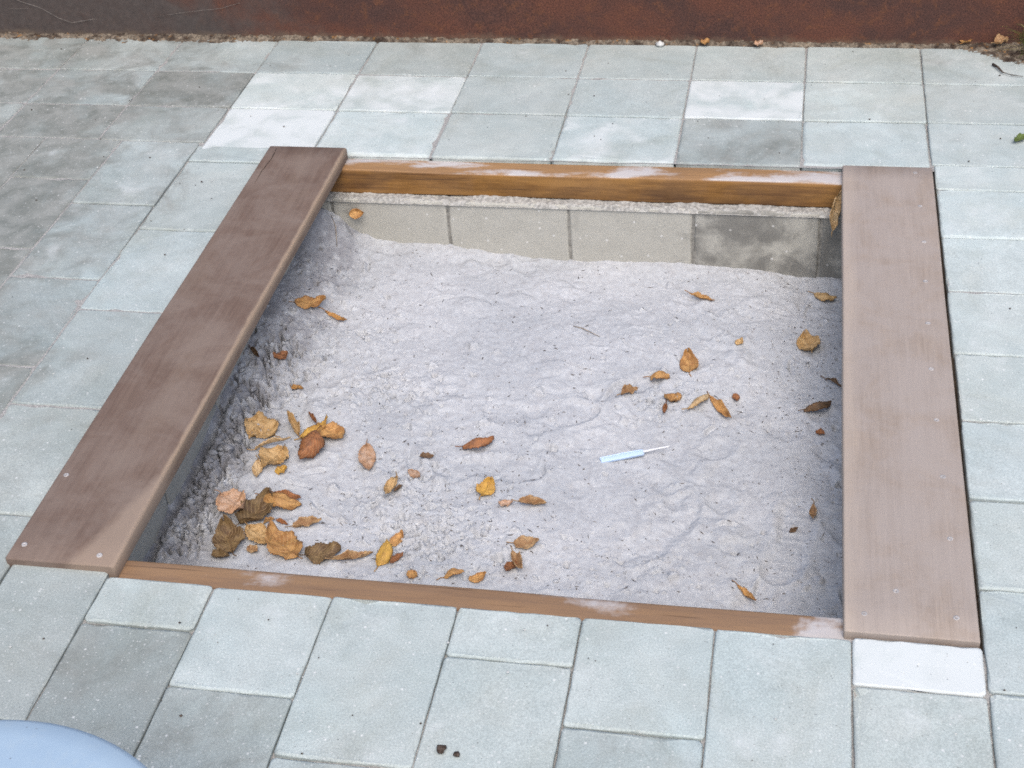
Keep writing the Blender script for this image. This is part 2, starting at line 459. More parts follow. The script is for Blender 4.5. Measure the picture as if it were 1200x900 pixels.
def m_tub():
    m = Mat('pale_blue_plastic', .5, .4); p = m.pos()
    col = m.mix(m.ramp(m.noise(p, 9, 5, .6), .3, .7), (.30, .40, .50), (.34, .44, .53))
    col = m.mix(m.math('MULTIPLY', m.ramp(m.noise(p, 45, 5, .7), .52, .75), .5), col, (.36, .44, .50))
    sp = m.math('MULTIPLY', m.ramp(m.voro(p, 70), .08, .14, 1, 0), m.ramp(m.noise(p, 30, 2), .55, .6))
    col = m.mix(m.math('MULTIPLY', sp, .6), col, (.13, .13, .14))
    return m.done(col, m.bump(m.noise(p, 300, 3), .12, .001), m.ramp(m.noise(p, 40, 4), .3, .7, .4, .65))
def m_soil():
    m = Mat('wall_foot_soil', .95, .1); p = m.pos()
    a = m.noise(p, 150, 4, .7); c = m.noise(p, 28, 5, .65, .5); d = m.noise(p, 60, 4, .6)
    col = m.mix(m.ramp(c, .36, .64), (.050, .036, .028), (.20, .165, .125))
    col = m.mix(m.math('MULTIPLY', m.ramp(d, .58, .70), .7), col, (.26, .125, .035))
    col = m.mix(.9, col, m.mix(m.ramp(a, .3, .7), (.5, .5, .5), (1.5, 1.5, 1.5)), 'MULTIPLY')
    return m.done(col, m.bump(a, .6, .003))
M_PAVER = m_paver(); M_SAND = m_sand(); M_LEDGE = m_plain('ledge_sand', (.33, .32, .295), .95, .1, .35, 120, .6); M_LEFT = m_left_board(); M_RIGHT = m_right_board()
M_BACKT = m_timber('back_edging_timber', .05, 1.0, (.34, .20, .10), .12); M_FRONTT = m_timber('front_edging_timber', -.045, 7.3, (.25, .165, .11), .30)
M_BLOCK = m_block(); M_RUST = m_rust(); M_LEAF = m_leaf()
M_JOINT = m_plain('joint_sand', (.31, .30, .285), .95, .1, .35, 300, .5)
M_FARPAVE = m_plain('outer_paving', (.30, .31, .31), .9, .2, .2, 3)
M_SOIL = m_soil()
M_BED = m_plain('bed_soil', (.06, .045, .032), .95, .1, .4, 20, .6)
M_BITS = m_plain('dark_plant_bits', (.070, .052, .042), .9, .1, .5, 200)
M_LIGHTBITS = m_plain('pale_grit', (.50, .50, .48), .8, .2, .2, 100)
M_SCREW = m_plain('filled_screw_head', (.36, .34, .33), .6, .4, .25, 150)
M_GRASS = m_plain('grass_blade', (.085, .11, .025), .6, .3, .35, 12, 0)
M_GRASSDRY = m_plain('dry_grass_blade', (.32, .27, .12), .6, .3, .3, 12, 0)
M_TUB = m_tub()
M_STICK = m_plain('blue_white_plastic', (.42, .55, .74), .35, .5, .05, 40, .02)
M_TWIG = m_plain('dry_twig', (.28, .235, .19), .9, .1, .4, 90)
M_WHITE = m_plain('white_plastic', (.75, .75, .76), .4, .5, .05, 40, .02)
M_WEB = m_plain('dusty_thread', (.17, .15, .135), .9, .1, .3, 60)
M_MORTAR = m_plain('pit_mortar', (.24, .23, .205), .95, .1, .3, 90)

# ------------------------------------------------------------------ the setting
PX0, PX1, PY0, PY1 = -1.19, 0.21, 1.735, 3.071          # inner faces of the pit
HX0, HX1, HY0, HY1 = -1.290, 0.333, 1.634, 3.158        # hole in the paving

def ring_mesh(name, x0, x1, y0, y1, z):
    v = [(x0, y0, z), (x1, y0, z), (x1, y1, z), (x0, y1, z), (HX0, HY0, z), (HX1, HY0, z), (HX1, HY1, z), (HX0, HY1, z)]
    return mesh(name, v, [(0, 1, 5, 4), (1, 2, 6, 5), (2, 3, 7, 6), (3, 0, 4, 7)])
ground = tag(link('ground', ring_mesh('ground', -60, 60, -60, 60, -0.045), M_FARPAVE), kind='structure')
BX = np.unique(np.concatenate([np.arange(-3.05, 1.66, .0125), [HX0, HX1]])); BY = np.unique(np.concatenate([np.arange(.05, 3.853, .0125), [HY0, HY1]]))
BXX, BYY = np.meshgrid(BX, BY)
BZ = np.clip(-.0058 + .0075 * fbm(BXX, BYY, 3.4, 4, 51) + .0060 * sstep(-1.35, -1.75, BXX) + .0016 * sstep(3.35, 3.6, BYY), -.011, -.0022)
pm = grid_mesh('pavement', BXX, BYY, BZ)
import bmesh as _bm
bmx = _bm.new(); bmx.from_mesh(pm)
dead = [f for f in bmx.faces if HX0 < f.calc_center_median().x < HX1 and HY0 < f.calc_center_median().y < HY1]
_bm.ops.delete(bmx, geom=dead, context='FACES'); bmx.to_mesh(pm); bmx.free()
pavement = tag(link('pavement', pm, M_JOINT), kind='structure')

pav_i = [0]
def paver(x0, x1, y0, y1, tone=1.0, stain_shade=0.0, bloom=0.0, z=None, ch=0.0030):
    i = pav_i[0]; pav_i[0] += 1
    rs = np.random.RandomState(100 + i)
    g = rs.uniform(.0003, .0010, 4) + (rs.rand(4) > .72) * rs.uniform(.0006, .0016, 4)
    sx, sy = (x1 - x0) - g[0] - g[1], (y1 - y0) - g[2] - g[3]
    me = slab_mesh('paver', sx, sy, .055, 500 + i, ch=ch * rs.uniform(.7, 1.25), chips=rs.randint(3, 9))
    o = link('paver', me, M_PAVER, pavement, ((x0 + x1 + g[0] - g[1]) / 2, (y0 + y1 + g[2] - g[3]) / 2, rs.uniform(-.0008, .0012) if z is None else z),
             (rs.uniform(-.0035, .0035), rs.uniform(-.0035, .0035), rs.uniform(-.003, .003)))
    o['tone'] = float(tone); o['stain_shade'] = float(stain_shade); o['bloom'] = float(bloom)
    return o
rp = random.Random(11)
def vary(t=1.0, s=0.0): return t * rp.uniform(.92, 1.08), max(0, s + rp.uniform(-.15, .2)), rp.choice([0, 0, 0, .15])

# back rows, three courses between the pit and the rusty wall
bx = [-3.00, -2.69, -2.39, -2.09, -1.79, -1.495, -1.195, -.885, -.58, -.277, .022, .324, .63, .94, 1.25, 1.56]
rows = [(3.184, 3.402), (3.402, 3.622), (3.622, 3.845)]
spec = {  # (column, row): tone, stain_shade, bloom
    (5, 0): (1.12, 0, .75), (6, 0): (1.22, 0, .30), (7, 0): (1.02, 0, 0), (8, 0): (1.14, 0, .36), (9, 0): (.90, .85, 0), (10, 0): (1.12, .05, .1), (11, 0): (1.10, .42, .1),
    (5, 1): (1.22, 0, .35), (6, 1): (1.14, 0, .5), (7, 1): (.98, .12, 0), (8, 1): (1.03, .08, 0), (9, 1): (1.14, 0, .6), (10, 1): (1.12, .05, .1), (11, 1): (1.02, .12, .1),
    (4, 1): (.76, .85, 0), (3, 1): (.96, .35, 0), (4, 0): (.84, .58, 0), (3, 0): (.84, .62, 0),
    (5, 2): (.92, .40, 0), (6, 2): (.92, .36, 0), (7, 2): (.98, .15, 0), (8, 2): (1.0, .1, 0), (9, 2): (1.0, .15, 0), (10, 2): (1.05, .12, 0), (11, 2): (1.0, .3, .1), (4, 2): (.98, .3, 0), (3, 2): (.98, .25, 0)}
for c in range(len(bx) - 1):
    for r, (a, b) in enumerate(rows):
        if c == 10 and r == 0: a = 3.1640
        if 5 <= c <= 9 and r == 0: a = 3.158
        if c < 4 and r == 0: a = 3.205
        if c == 4 and r == 0: a = 3.20
        t = spec.get((c, r)) or vary(.95, .3 if c < 5 else .1)
        paver(bx[c], bx[c + 1], a, b, *t, ch=.0065 if (r == 0 and 5 <= c <= 10) else .0030)
# right column beside the light board
ry = [3.184, 3.068, 2.857, 2.643, 2.419, 2.207, 1.988, 1.769, 1.552, 1.22, .89, .56, .23]
rt = [(1.18, 0, .15), (1.24, 0, .25), (1.16, 0, .1), (1.14, .02, .1), (1.12, 0, .12), (1.10, .05, .05), (1.12, 0, .1), (1.06, .12, .1), (1.08, .1, .2)]
for k in range(len(ry) - 1):
    t = rt[k] if k < len(rt) else vary(1.05, .1)
    paver(.3290, .655, ry[k + 1], ry[k], *t)
for cx0, cx1, off in ((.655, .98, .11), (.98, 1.30, 0), (1.30, 1.60, .1)):
    y = 3.184
    first = .1 + off
    while y > .3:
        paver(cx0, cx1, y - first, y, *vary(1.08, .05)); y -= first; first = .216
# left columns beside the dark board; dirt plus dimmer light painted into their tone
def column(x0, x1, ys, spec=None, tone=.95, stain_shade=.35):
    for k in range(len(ys) - 1):
        t = spec[k] if spec and k < len(spec) else vary(tone, stain_shade)
        paver(x0, x1, ys[k + 1], ys[k], *t)
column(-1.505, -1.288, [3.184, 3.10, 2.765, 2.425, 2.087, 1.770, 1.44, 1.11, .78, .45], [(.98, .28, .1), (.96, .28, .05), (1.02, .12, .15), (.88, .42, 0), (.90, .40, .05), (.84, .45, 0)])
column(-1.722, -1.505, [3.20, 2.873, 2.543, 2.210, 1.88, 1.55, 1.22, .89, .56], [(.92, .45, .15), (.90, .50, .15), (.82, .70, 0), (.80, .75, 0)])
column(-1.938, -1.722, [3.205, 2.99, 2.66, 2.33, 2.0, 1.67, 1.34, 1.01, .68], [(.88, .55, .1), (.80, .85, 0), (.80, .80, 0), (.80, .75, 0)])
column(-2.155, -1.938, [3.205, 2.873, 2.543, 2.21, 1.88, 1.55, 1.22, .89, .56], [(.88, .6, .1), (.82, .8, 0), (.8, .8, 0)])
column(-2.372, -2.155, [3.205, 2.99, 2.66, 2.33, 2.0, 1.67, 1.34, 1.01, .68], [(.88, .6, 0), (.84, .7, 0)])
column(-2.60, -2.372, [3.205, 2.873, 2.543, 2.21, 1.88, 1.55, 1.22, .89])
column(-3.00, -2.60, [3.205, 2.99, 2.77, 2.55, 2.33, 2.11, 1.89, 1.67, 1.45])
# front columns, the leftmost also darkened for dimmer light
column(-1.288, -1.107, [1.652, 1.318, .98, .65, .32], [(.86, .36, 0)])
column(-1.107, -.913, [1.640, 1.533, 1.20, .87, .54, .21], [(1.06, .08, .1), (.78, .74, 0)], 1.0, .2)
column(-.913, -.706, [1.636, 1.415, 1.085, .755, .425], [(1.08, .02, .1), (.84, .58, 0)], 1.0, .2)
column(-.706, -.493, [1.637, 1.305, .975, .645, .315], [(1.06, .08, .05), (.98, .3, 0)], 1.0, .15)
column(-.493, -.289, [1.638, 1.529, 1.198, .868, .538, .2], [(1.12, 0, .1), (1.08, .05, .1)], 1.05, .1)
column(-.289, -.0785, [1.637, 1.412, 1.08, .75, .42], [(1.1, .02, .1), (1.0, .34, 0)], 1.05, .1)
column(-.0785, .1315, [1.636, 1.306, .976, .646, .316], [(1.13, 0, .12)], 1.05, .1)
column(.1315, .3275, [1.643, 1.542, 1.212, .882, .552, .222], [(1.2, -.2, .85), (1.10, .1, .25)], 1.05, .1)

# rusty steel retaining plate with the planted bed it holds back
plate = empty('steel_wall', (0, 3.858, 0))
tag(plate, 'rust brown weathered steel plate wall running behind the paving', 'wall')
xs = np.linspace(-4.2, 3.2, 150); zs = np.concatenate([np.linspace(-.06, .44, 22), [.455, .46]])
XX, ZZ = np.meshgrid(xs, zs)
YY = .003 * fbm(XX, ZZ, 1.6, 3, 5)
YY[-1, :] += .06; YY[-2, :] += .008
front = grid_mesh('plate', XX, YY, ZZ)
pl = link('plate', front, M_RUST, plate)
sol = pl.modifiers.new('thickness', 'SOLIDIFY'); sol.thickness = .006; sol.offset = -1 if True else 1
tag(link('planting_bed', mesh('planting_bed', [(-4.2, 3.875, .40), (3.2, 3.875, .40), (3.2, 8, .46), (-4.2, 8, .46), (-4.2, 3.875, -.04), (3.2, 3.875, -.04), (3.2, 8, -.04), (-4.2, 8, -.04)],
     [(0, 1, 2, 3), (4, 5, 1, 0), (5, 6, 2, 1), (6, 7, 3, 2), (7, 4, 0, 3)]), M_BED), kind='structure')

# crumbs of soil gathered at the foot of the plate, thick at both ends
gx = np.linspace(-2.75, .95, 900); gy = np.linspace(3.56, 3.864, 76)
SX, SY = np.meshgrid(gx, gy)
reach = .012 + .016 * (fbm(SX, SY * 0, 5, 3, 21) + .3) + .045 * sstep(-1.2, -2.1, SX) * (fbm(SX, SY * 0, 3.5, 3, 12) * .8 + .6) + .20 * sstep(.36, .72, SX)
d = (3.858 - SY)
prof = np.clip(1 - d / np.maximum(reach, .006), -1, 1)
SZ = -.005 + .017 * np.sign(prof) * np.abs(prof) ** .8 * (.75 + .35 * sstep(.3, .6, SX)) + .0055 * fbm(SX, SY, 55, 4, 33) + .004 * fbm(SX, SY, 190, 2, 37)
SZ = np.where(prof < -.2, np.minimum(SZ, -.006), SZ)
tag(link('wall_foot_soil', grid_mesh('wall_foot_soil', SX, SY, SZ), M_SOIL), 'brown soil and crumbs gathered along the foot of the rusty wall', 'soil', kind='stuff')

# ------------------------------------------------------------------ sandpit frame
pit = empty('sandpit', (-.48, 2.41, 0))
tag(pit, 'sunken square sandpit framed by two wide boards and two timber edges', 'sandpit')
def in_pit(o, wx, wy, wz=0.0):
    o.parent = pit; o.location = (wx + .48, wy - 2.41, wz); return o
left = in_pit(link('board', box_bevel('board', .203, 1.512, .036, .006, 4, 24, 3, .0016), M_LEFT), -1.197, 2.402, .018)
tag(left, 'dark weathered board lying along the left side of the pit')
left.rotation_euler = (.0015, 0, .0025)
right = in_pit(link('board', box_bevel('board', .205, 1.514, .036, .004, 3, 24, 8, .001), M_RIGHT), .2215, 2.405, .005)
tag(right, 'pale dusty board with a line of screws along the right side of the pit')

for (x0, x1) in ((.318, .3345), (-1.304, -1.284)):      # dirt lodged in the slit between board and paving
    gy = np.linspace(1.641, 3.157, 300); GA, GB = np.meshgrid(np.linspace(x0, x1, 5), gy)
    gs = grid_mesh('slit_dirt', GA, GB, -.018 + .006 * fbm(GA, GB, 18, 4, 3)); gs.transform(Matrix.Translation((.48, -2.41, 0)))
    tag(link('slit_dirt', gs, M_BED, pit), kind='stuff')
def screw_mesh():
    s = Soup(); n = 14
    ang = [2 * math.pi * k / n for k in range(n)]
    v = [(.0052 * math.cos(a), .0052 * math.sin(a), -.003) for a in ang] + [(.0052 * math.cos(a), .0052 * math.sin(a), .0004) for a in ang] + [(.0040 * math.cos(a), .0040 * math.sin(a), .0009) for a in ang] + [(.0013 * math.cos(a), .0013 * math.sin(a), .0009) for a in ang] + [(.0010 * math.cos(a), .0010 * math.sin(a), -.0015) for a in ang]
    f = []
    for r in range(4):
        for k in range(n):
            j = (k + 1) % n; f.append((r * n + k, r * n + j, (r + 1) * n + j, (r + 1) * n + k))
    f.append(tuple(range(4 * n, 5 * n)))
    s.add(v, f); return s.build('screw', True)
SCREW = screw_mesh(); SCREW.materials.append(M_SCREW)
for (x, y) in [(.284, 3.133), (.289, 2.978), (.291, 2.824), (.287, 2.666), (.285, 2.511), (.284, 2.355), (.286, 2.196), (.289, 2.036), (.292, 1.877), (.291, 1.695), (.151, 1.688), (.201, 1.744)]:
    link('screw', SCREW, None, right, (x - .2215, y - 2.405, .0), (0, 0, random.uniform(0, 3)))
for (x, y) in [(-1.276, 1.681), (-1.131, 1.669), (-1.28, 1.867)]:
    link('screw', SCREW, None, left, (x + 1.197, y - 2.402, .0), (0, 0, random.uniform(0, 3)))
# long drying crack at the far end of the left board: a thin raised splinter either side of a dark slit
s = Soup()
for k in range(1): s.tube([(-.078, .74, .0002), (-.074, .69, .0004), (-.079, .62, .0003), (-.077, .56, .0002)], [.0006, .0011, .0009, .0003], 5)
link('crack', s.build('crack', True), M_BITS, left)

bt = box_bevel('timber_edge', .064, 1.60, .065, .006, 4, 30, 14, .0016)
rotz = Matrix.Rotation(math.pi / 2, 4, 'Z')
bt.transform(rotz)
back_t = in_pit(link('timber_edge', bt, M_BACKT), -.482, 3.1300, -.0120)
tag(back_t, 'orange brown timber edge along the back, dusted white with sand on top')
ft = box_bevel('timber_edge', .064, 1.60, .090, .016, 5, 30, 22, .002)
ft.transform(rotz)
front_t = in_pit(link('timber_edge', ft, M_FRONTT), -.482, 1.6700, -.0125)
tag(front_t, 'rounded brown timber edge along the front, worn pale near the right board')

def pit_wall(label, along, fixed, a, b, joints, facing, seed, props, ztop=-.078):
    """concrete blocks standing on edge; facing = +1/-1 along the other axis"""
    zbot, th = -.335, .085
    if along == 'x':
        y0, y1 = (fixed, fixed + th) if facing < 0 else (fixed - th, fixed)
        back = (a, b, y0 + (.004 if facing < 0 else 0), y1 - (0 if facing < 0 else .004))
    else:
        x0, x1 = (fixed, fixed + th) if facing < 0 else (fixed - th, fixed)
        back = (x0 + (.004 if facing < 0 else 0), x1 - (0 if facing < 0 else .004), a, b)
    X0, X1, Y0, Y1 = back; zt, zb = ztop - .012, zbot
    v = [(x, y, z) for z in (zb, zt) for (x, y) in ((X0, Y0), (X1, Y0), (X1, Y1), (X0, Y1))]
    me = mesh('pit_wall', v, [(0, 3, 2, 1), (4, 5, 6, 7), (0, 1, 5, 4), (1, 2, 6, 5), (2, 3, 7, 6), (3, 0, 4, 7)])
    me.transform(Matrix.Translation((.48, -2.41, 0)))
    w = link('pit_wall', me, M_MORTAR, pit)
    tag(w, label)
    js = [a] + joints + [b]
    for k in range(len(js) - 1):
        ln = js[k + 1] - js[k] - .004
        me = slab_mesh('concrete_block', ln, ztop - zbot, th, seed + k, ch=.004, rough=.0018, step=.04, chips=3)
        c = (js[k] + js[k + 1]) / 2; zc = (ztop + zbot) / 2
        if along == 'x':
            loc = (c + .48, fixed - 2.41, zc); rot = (math.pi / 2, 0, 0) if facing < 0 else (math.pi / 2, 0, math.pi)
        else:
            loc = (fixed + .48, c - 2.41, zc); rot = (math.pi / 2, 0, -math.pi / 2 if facing < 0 else math.pi / 2)
        o = link('concrete_block', me, M_BLOCK, w, loc, rot)
        t = props[k] if k < len(props) else (1, .2)
        o['tone'], o['stain_shade'] = float(t[0]), float(t[1])
pit_wall('back wall of pale concrete blocks with one dark stained block and a shade-darkened end block', 'x', PY1, -1.275, .30, [-1.13, -.832, -.528, -.225, .078], -1, 700, [(1, .45), (1, .22), (1, .12), (1, .1), (.8, .62), (.8, .8)])  # end block coloured dark for the shadow of the right board
pit_wall('front wall of concrete blocks below the front timber', 'x', PY0, -1.275, .30, [-.98, -.68, -.38, -.08], 1, 720, [(1, .2)] * 6, -.105)
pit_wall('left wall of concrete blocks below the dark board', 'y', PX0, 1.737, 3.069, [2.04, 2.34, 2.64, 2.94], 1, 740, [(1, .25)] * 6, -.021)
pit_wall('right wall of concrete blocks below the pale board', 'y', PX1, 1.737, 3.069, [2.04, 2.34, 2.64, 2.94], -1, 760, [(1, .3)] * 6, -.033)

# ------------------------------------------------------------------ sand
DX = .0021
nx, ny = int((PX1 - PX0 + .02) / DX), int((PY1 - PY0 + .02) / DX)
ax = np.linspace(PX0 - .01, PX1 + .01, nx); ay = np.linspace(PY0 - .01, PY1 + .01, ny)
GX, GY = np.meshgrid(ax, ay)
def base_z(x, y): return -.206 - .048 * (x + 1.1) / 1.2
H = base_z(GX, GY) + .013 * fbm(GX, GY, 3.2, 3, 2) + .0065 * fbm(GX, GY, 9, 3, 8)
H += .042 * sstep(-1.03, -1.17, GX) * sstep(2.12, 2.45, GY)                  # heaped against the dark board
H += .045 * sstep(-.95, -1.15, GX) * sstep(2.90, 3.06, GY) * (1 + .7 * fbm(GX, GY, 14, 3, 44))                  # and in the far left corner
H += .013 * sstep(2.99, 3.065, GY) * (fbm(GX, GY, 9, 4, 41) * 1.1 + .4)
rough = np.clip(fbm(GX, GY, 5.5, 3, 15) * 1.5 - .05, 0, 1)
H += rough * .0022 * fbm(GX, GY, 42, 4, 19, .62) + .0011 * fbm(GX, GY, 26, 4, 27) + .0006 * fbm(GX, GY, 110, 3, 29, .75)

def sole(cx, cy, ang, L=.23, W=.085, depth=.012, tread=1, flip=1):
    c, s_ = math.cos(ang), math.sin(ang)
    u = ((GX - cx) * c + (GY - cy) * s_) / L; v = (-(GX - cx) * s_ + (GY - cy) * c) / W * flip
    v = v + .14 * np.cos(u * 3.0)
    half = .5 * (1 - .26 * np.exp(-((u + .08) / .16) ** 2)) * np.sqrt(np.clip(1 - (np.abs(u) / .53) ** 3.2, 0, 1))
    e = (np.abs(v) - half) * W                       # signed metres from the outline
    e = np.where(np.abs(u) > .53, np.maximum(e, (np.abs(u) - .53) * L + .004), e)
    e = e + .010 * fbm(GX, GY, 22, 3, int(cx * 100) % 40)
    inside = sstep(.008, -.014, e)
    rim = np.exp(-((e - .009) / .010) ** 2)
    tr = np.sin(u * L * 2 * math.pi / .021 + .5 * np.sin(v * 7)) * tread
    patchy = np.clip(.5 + 1.3 * fbm(GX, GY, 13, 3, int(cy * 100) % 37), 0, 1)
    return -.75 * depth * inside * (.35 + .65 * patchy) + .0036 * rim * patchy ** 2 + .0013 * inside * patchy * sstep(.0, .6, tr)
for a in [(-.50, 2.45, .15, .24, .095, .010, 1, 1), (-.575, 2.24, .10, .22, .085, .012, 0, -1), (-.74, 2.20, 2.3, .23, .085, .010, 1, 1), (-.33, 2.56, .55, .17, .05, .016, 0, 1),
          (-.22, 2.12, 1.1, .24, .09, .010, 1, 1), (-.45, 2.82, 2.0, .24, .088, .008, 1, 1), (-.98, 2.16, .75, .22, .085, .008, 1, 1), (.03, 2.12, 1.4, .23, .085, .008, 1, 1)]:
    H += sole(*a)
# trampled dents and small heaps
rs = np.random.RandomState(64)
for k in range(300):
    cx, cy = rs.uniform(PX0, PX1), rs.uniform(PY0, PY1); r = rs.uniform(.008, .030); h = r * rs.uniform(.08, .21) * (1 if rs.rand() > .62 else -1)
    i0, i1 = np.searchsorted(ax, [cx - 3 * r, cx + 3 * r]); j0, j1 = np.searchsorted(ay, [cy - 3 * r, cy + 3 * r])
    xx, yy = GX[j0:j1, i0:i1] - cx, GY[j0:j1, i0:i1] - cy
    an = rs.uniform(0, math.pi); el = rs.uniform(1, 2.2)
    u_, v_ = (xx * math.cos(an) + yy * math.sin(an)) / el, -xx * math.sin(an) + yy * math.cos(an)
    d = np.sqrt(u_ ** 2 + v_ ** 2) / r * (1 + .3 * fbm(xx + cx, yy + cy, 40, 2, k % 50))
    H[j0:j1, i0:i1] += h * (np.exp(-d ** 4 * .9) - .35 * np.exp(-((d - 1.25) / .35) ** 2))
# raked finger lines and short scraped ridges
rs = np.random.RandomState(5)
for k in range(38):
    cx, cy = rs.uniform(-1.1, .15), rs.uniform(1.85, 3.0); ang = rs.uniform(0, math.pi); L = rs.uniform(.012, .04); r0 = rs.uniform(.04, .12)
    X = (GX - cx) * math.cos(ang) + (GY - cy) * math.sin(ang); Y = -(GX - cx) * math.sin(ang) + (GY - cy) * math.cos(ang) + X * X / r0 * .4
    env = np.exp(-(X / L) ** 4)
    a = rs.uniform(.003, .006)
    H += env * (a * np.exp(-((Y - .003) / .0042) ** 2) - a * 1.1 * np.exp(-((Y + .005) / .0042) ** 2))
# crumbs: small steep lumps stamped into the surface
def stamp(cx, cy, r, h):
    i0, i1 = np.searchsorted(ax, [cx - r, cx + r]); j0, j1 = np.searchsorted(ay, [cy - r, cy + r])
    if i1 - i0 < 2 or j1 - j0 < 2: return
    xx, yy = GX[j0:j1, i0:i1], GY[j0:j1, i0:i1]
    d = np.hypot(xx - cx, (yy - cy)) / r
    th = np.arctan2(yy - cy, xx - cx); d = d * (1 + .22 * np.sin(th * 3 + cx * 900) + .1 * np.sin(th * 5 + cy * 700))
    H[j0:j1, i0:i1] += h * np.sqrt(np.clip(1 - d ** 2.2, 0, 1))
zones = [(-1.14, 2.12, .03, .14, 420), (-1.12, 2.50, .05, .14, 260), (-.86, 2.47, .06, .05, 220), (-.74, 2.14, .07, .07, 240), (-.64, 2.03, .07, .05, 260), (-.62, 2.35, .14, .08, 90),
         (-.28, 2.00, .12, .04, 80), (-1.10, 2.85, .05, .12, 120), (-.16, 2.85, .12, .10, 110), (.08, 2.4, .07, .5, 110), (-.5, 2.4, .5, .5, 90), (-.98, 2.68, .10, .10, 140), (-.24, 2.52, .07, .05, 120), (-.66, 1.98, .10, .05, 160)]
for (cx, cy, sx, sy, n) in zones:
    for k in range(n):
        r = min(.012, .0028 + rs.exponential(.0017)); stamp(cx + rs.randn() * sx, cy + rs.randn() * sy, r, r * (rs.uniform(.45, .95) if rs.rand() > .42 else -rs.uniform(.7, 1.5)))
# crevice where the sand has shrunk from the left wall
cre = np.exp(-((GX + 1.178 + .012 * fbm(GY, GX * 0, 9, 3, 3)) / .010) ** 2) * sstep(2.45, 2.2, GY) * sstep(1.72, 1.85, GY)
H -= .030 * cre
for k in range(170):                                                           # cracks between clods near the left wall
    cx, cy = -1.125 + rs.randn() * .035, rs.uniform(1.92, 2.62); ang = math.pi / 2 + rs.randn() * .6; L = rs.uniform(.010, .03)
    X = (GX - cx) * math.cos(ang) + (GY - cy) * math.sin(ang); Y = -(GX - cx) * math.sin(ang) + (GY - cy) * math.cos(ang) + .006 * np.sin(X * 160 + k)
    m_ = (np.abs(X) < L * 2) & (np.abs(Y) < .02)
    H[m_] -= (.017 * np.exp(-(X / L) ** 4) * np.exp(-(Y / .0032) ** 2))[m_]
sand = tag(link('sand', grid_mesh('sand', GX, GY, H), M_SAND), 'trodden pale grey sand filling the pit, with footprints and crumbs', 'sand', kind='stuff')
def hz(x, y):
    i = int(np.clip((x - ax[0]) / (ax[1] - ax[0]), 1, nx - 3)); j = int(np.clip((y - ay[0]) / (ay[1] - ay[0]), 1, ny - 3))
    return float(H[j, i])
def hz_max(x, y, r=.012):
    i = int(np.clip((x - ax[0]) / (ax[1] - ax[0]), 1, nx - 3)); j = int(np.clip((y - ay[0]) / (ay[1] - ay[0]), 1, ny - 3)); k = int(r / DX)
    return float(np.mean(H[max(0, j - k):j + k + 1, max(0, i - k):i + k + 1]))

# sand blown onto the ledge in front of the back timber, and into its angle
lx = np.linspace(-1.185, .205, 620); ly = np.linspace(3.067, 3.101, 15)
LX, LY = np.meshgrid(lx, ly)
t = (LY - 3.067) / .034
LZ = -.0800 + .0030 * sstep(.05, .45, t) + .006 * sstep(.45, 1, t) * (fbm(LX, LY * 0, 12, 4, 6) + .25) + .0030 * fbm(LX, LY, 90, 3, 7)
LZ = np.where(t < .10 + .16 * (fbm(LX, LY * 0, 22, 4, 9) + .3), -.086, LZ)
tag(link('ledge_sand', grid_mesh('ledge_sand', LX, LY, LZ), M_LEDGE), 'thin bumpy strip of sand on the ledge under the back timber', 'sand', kind='stuff')

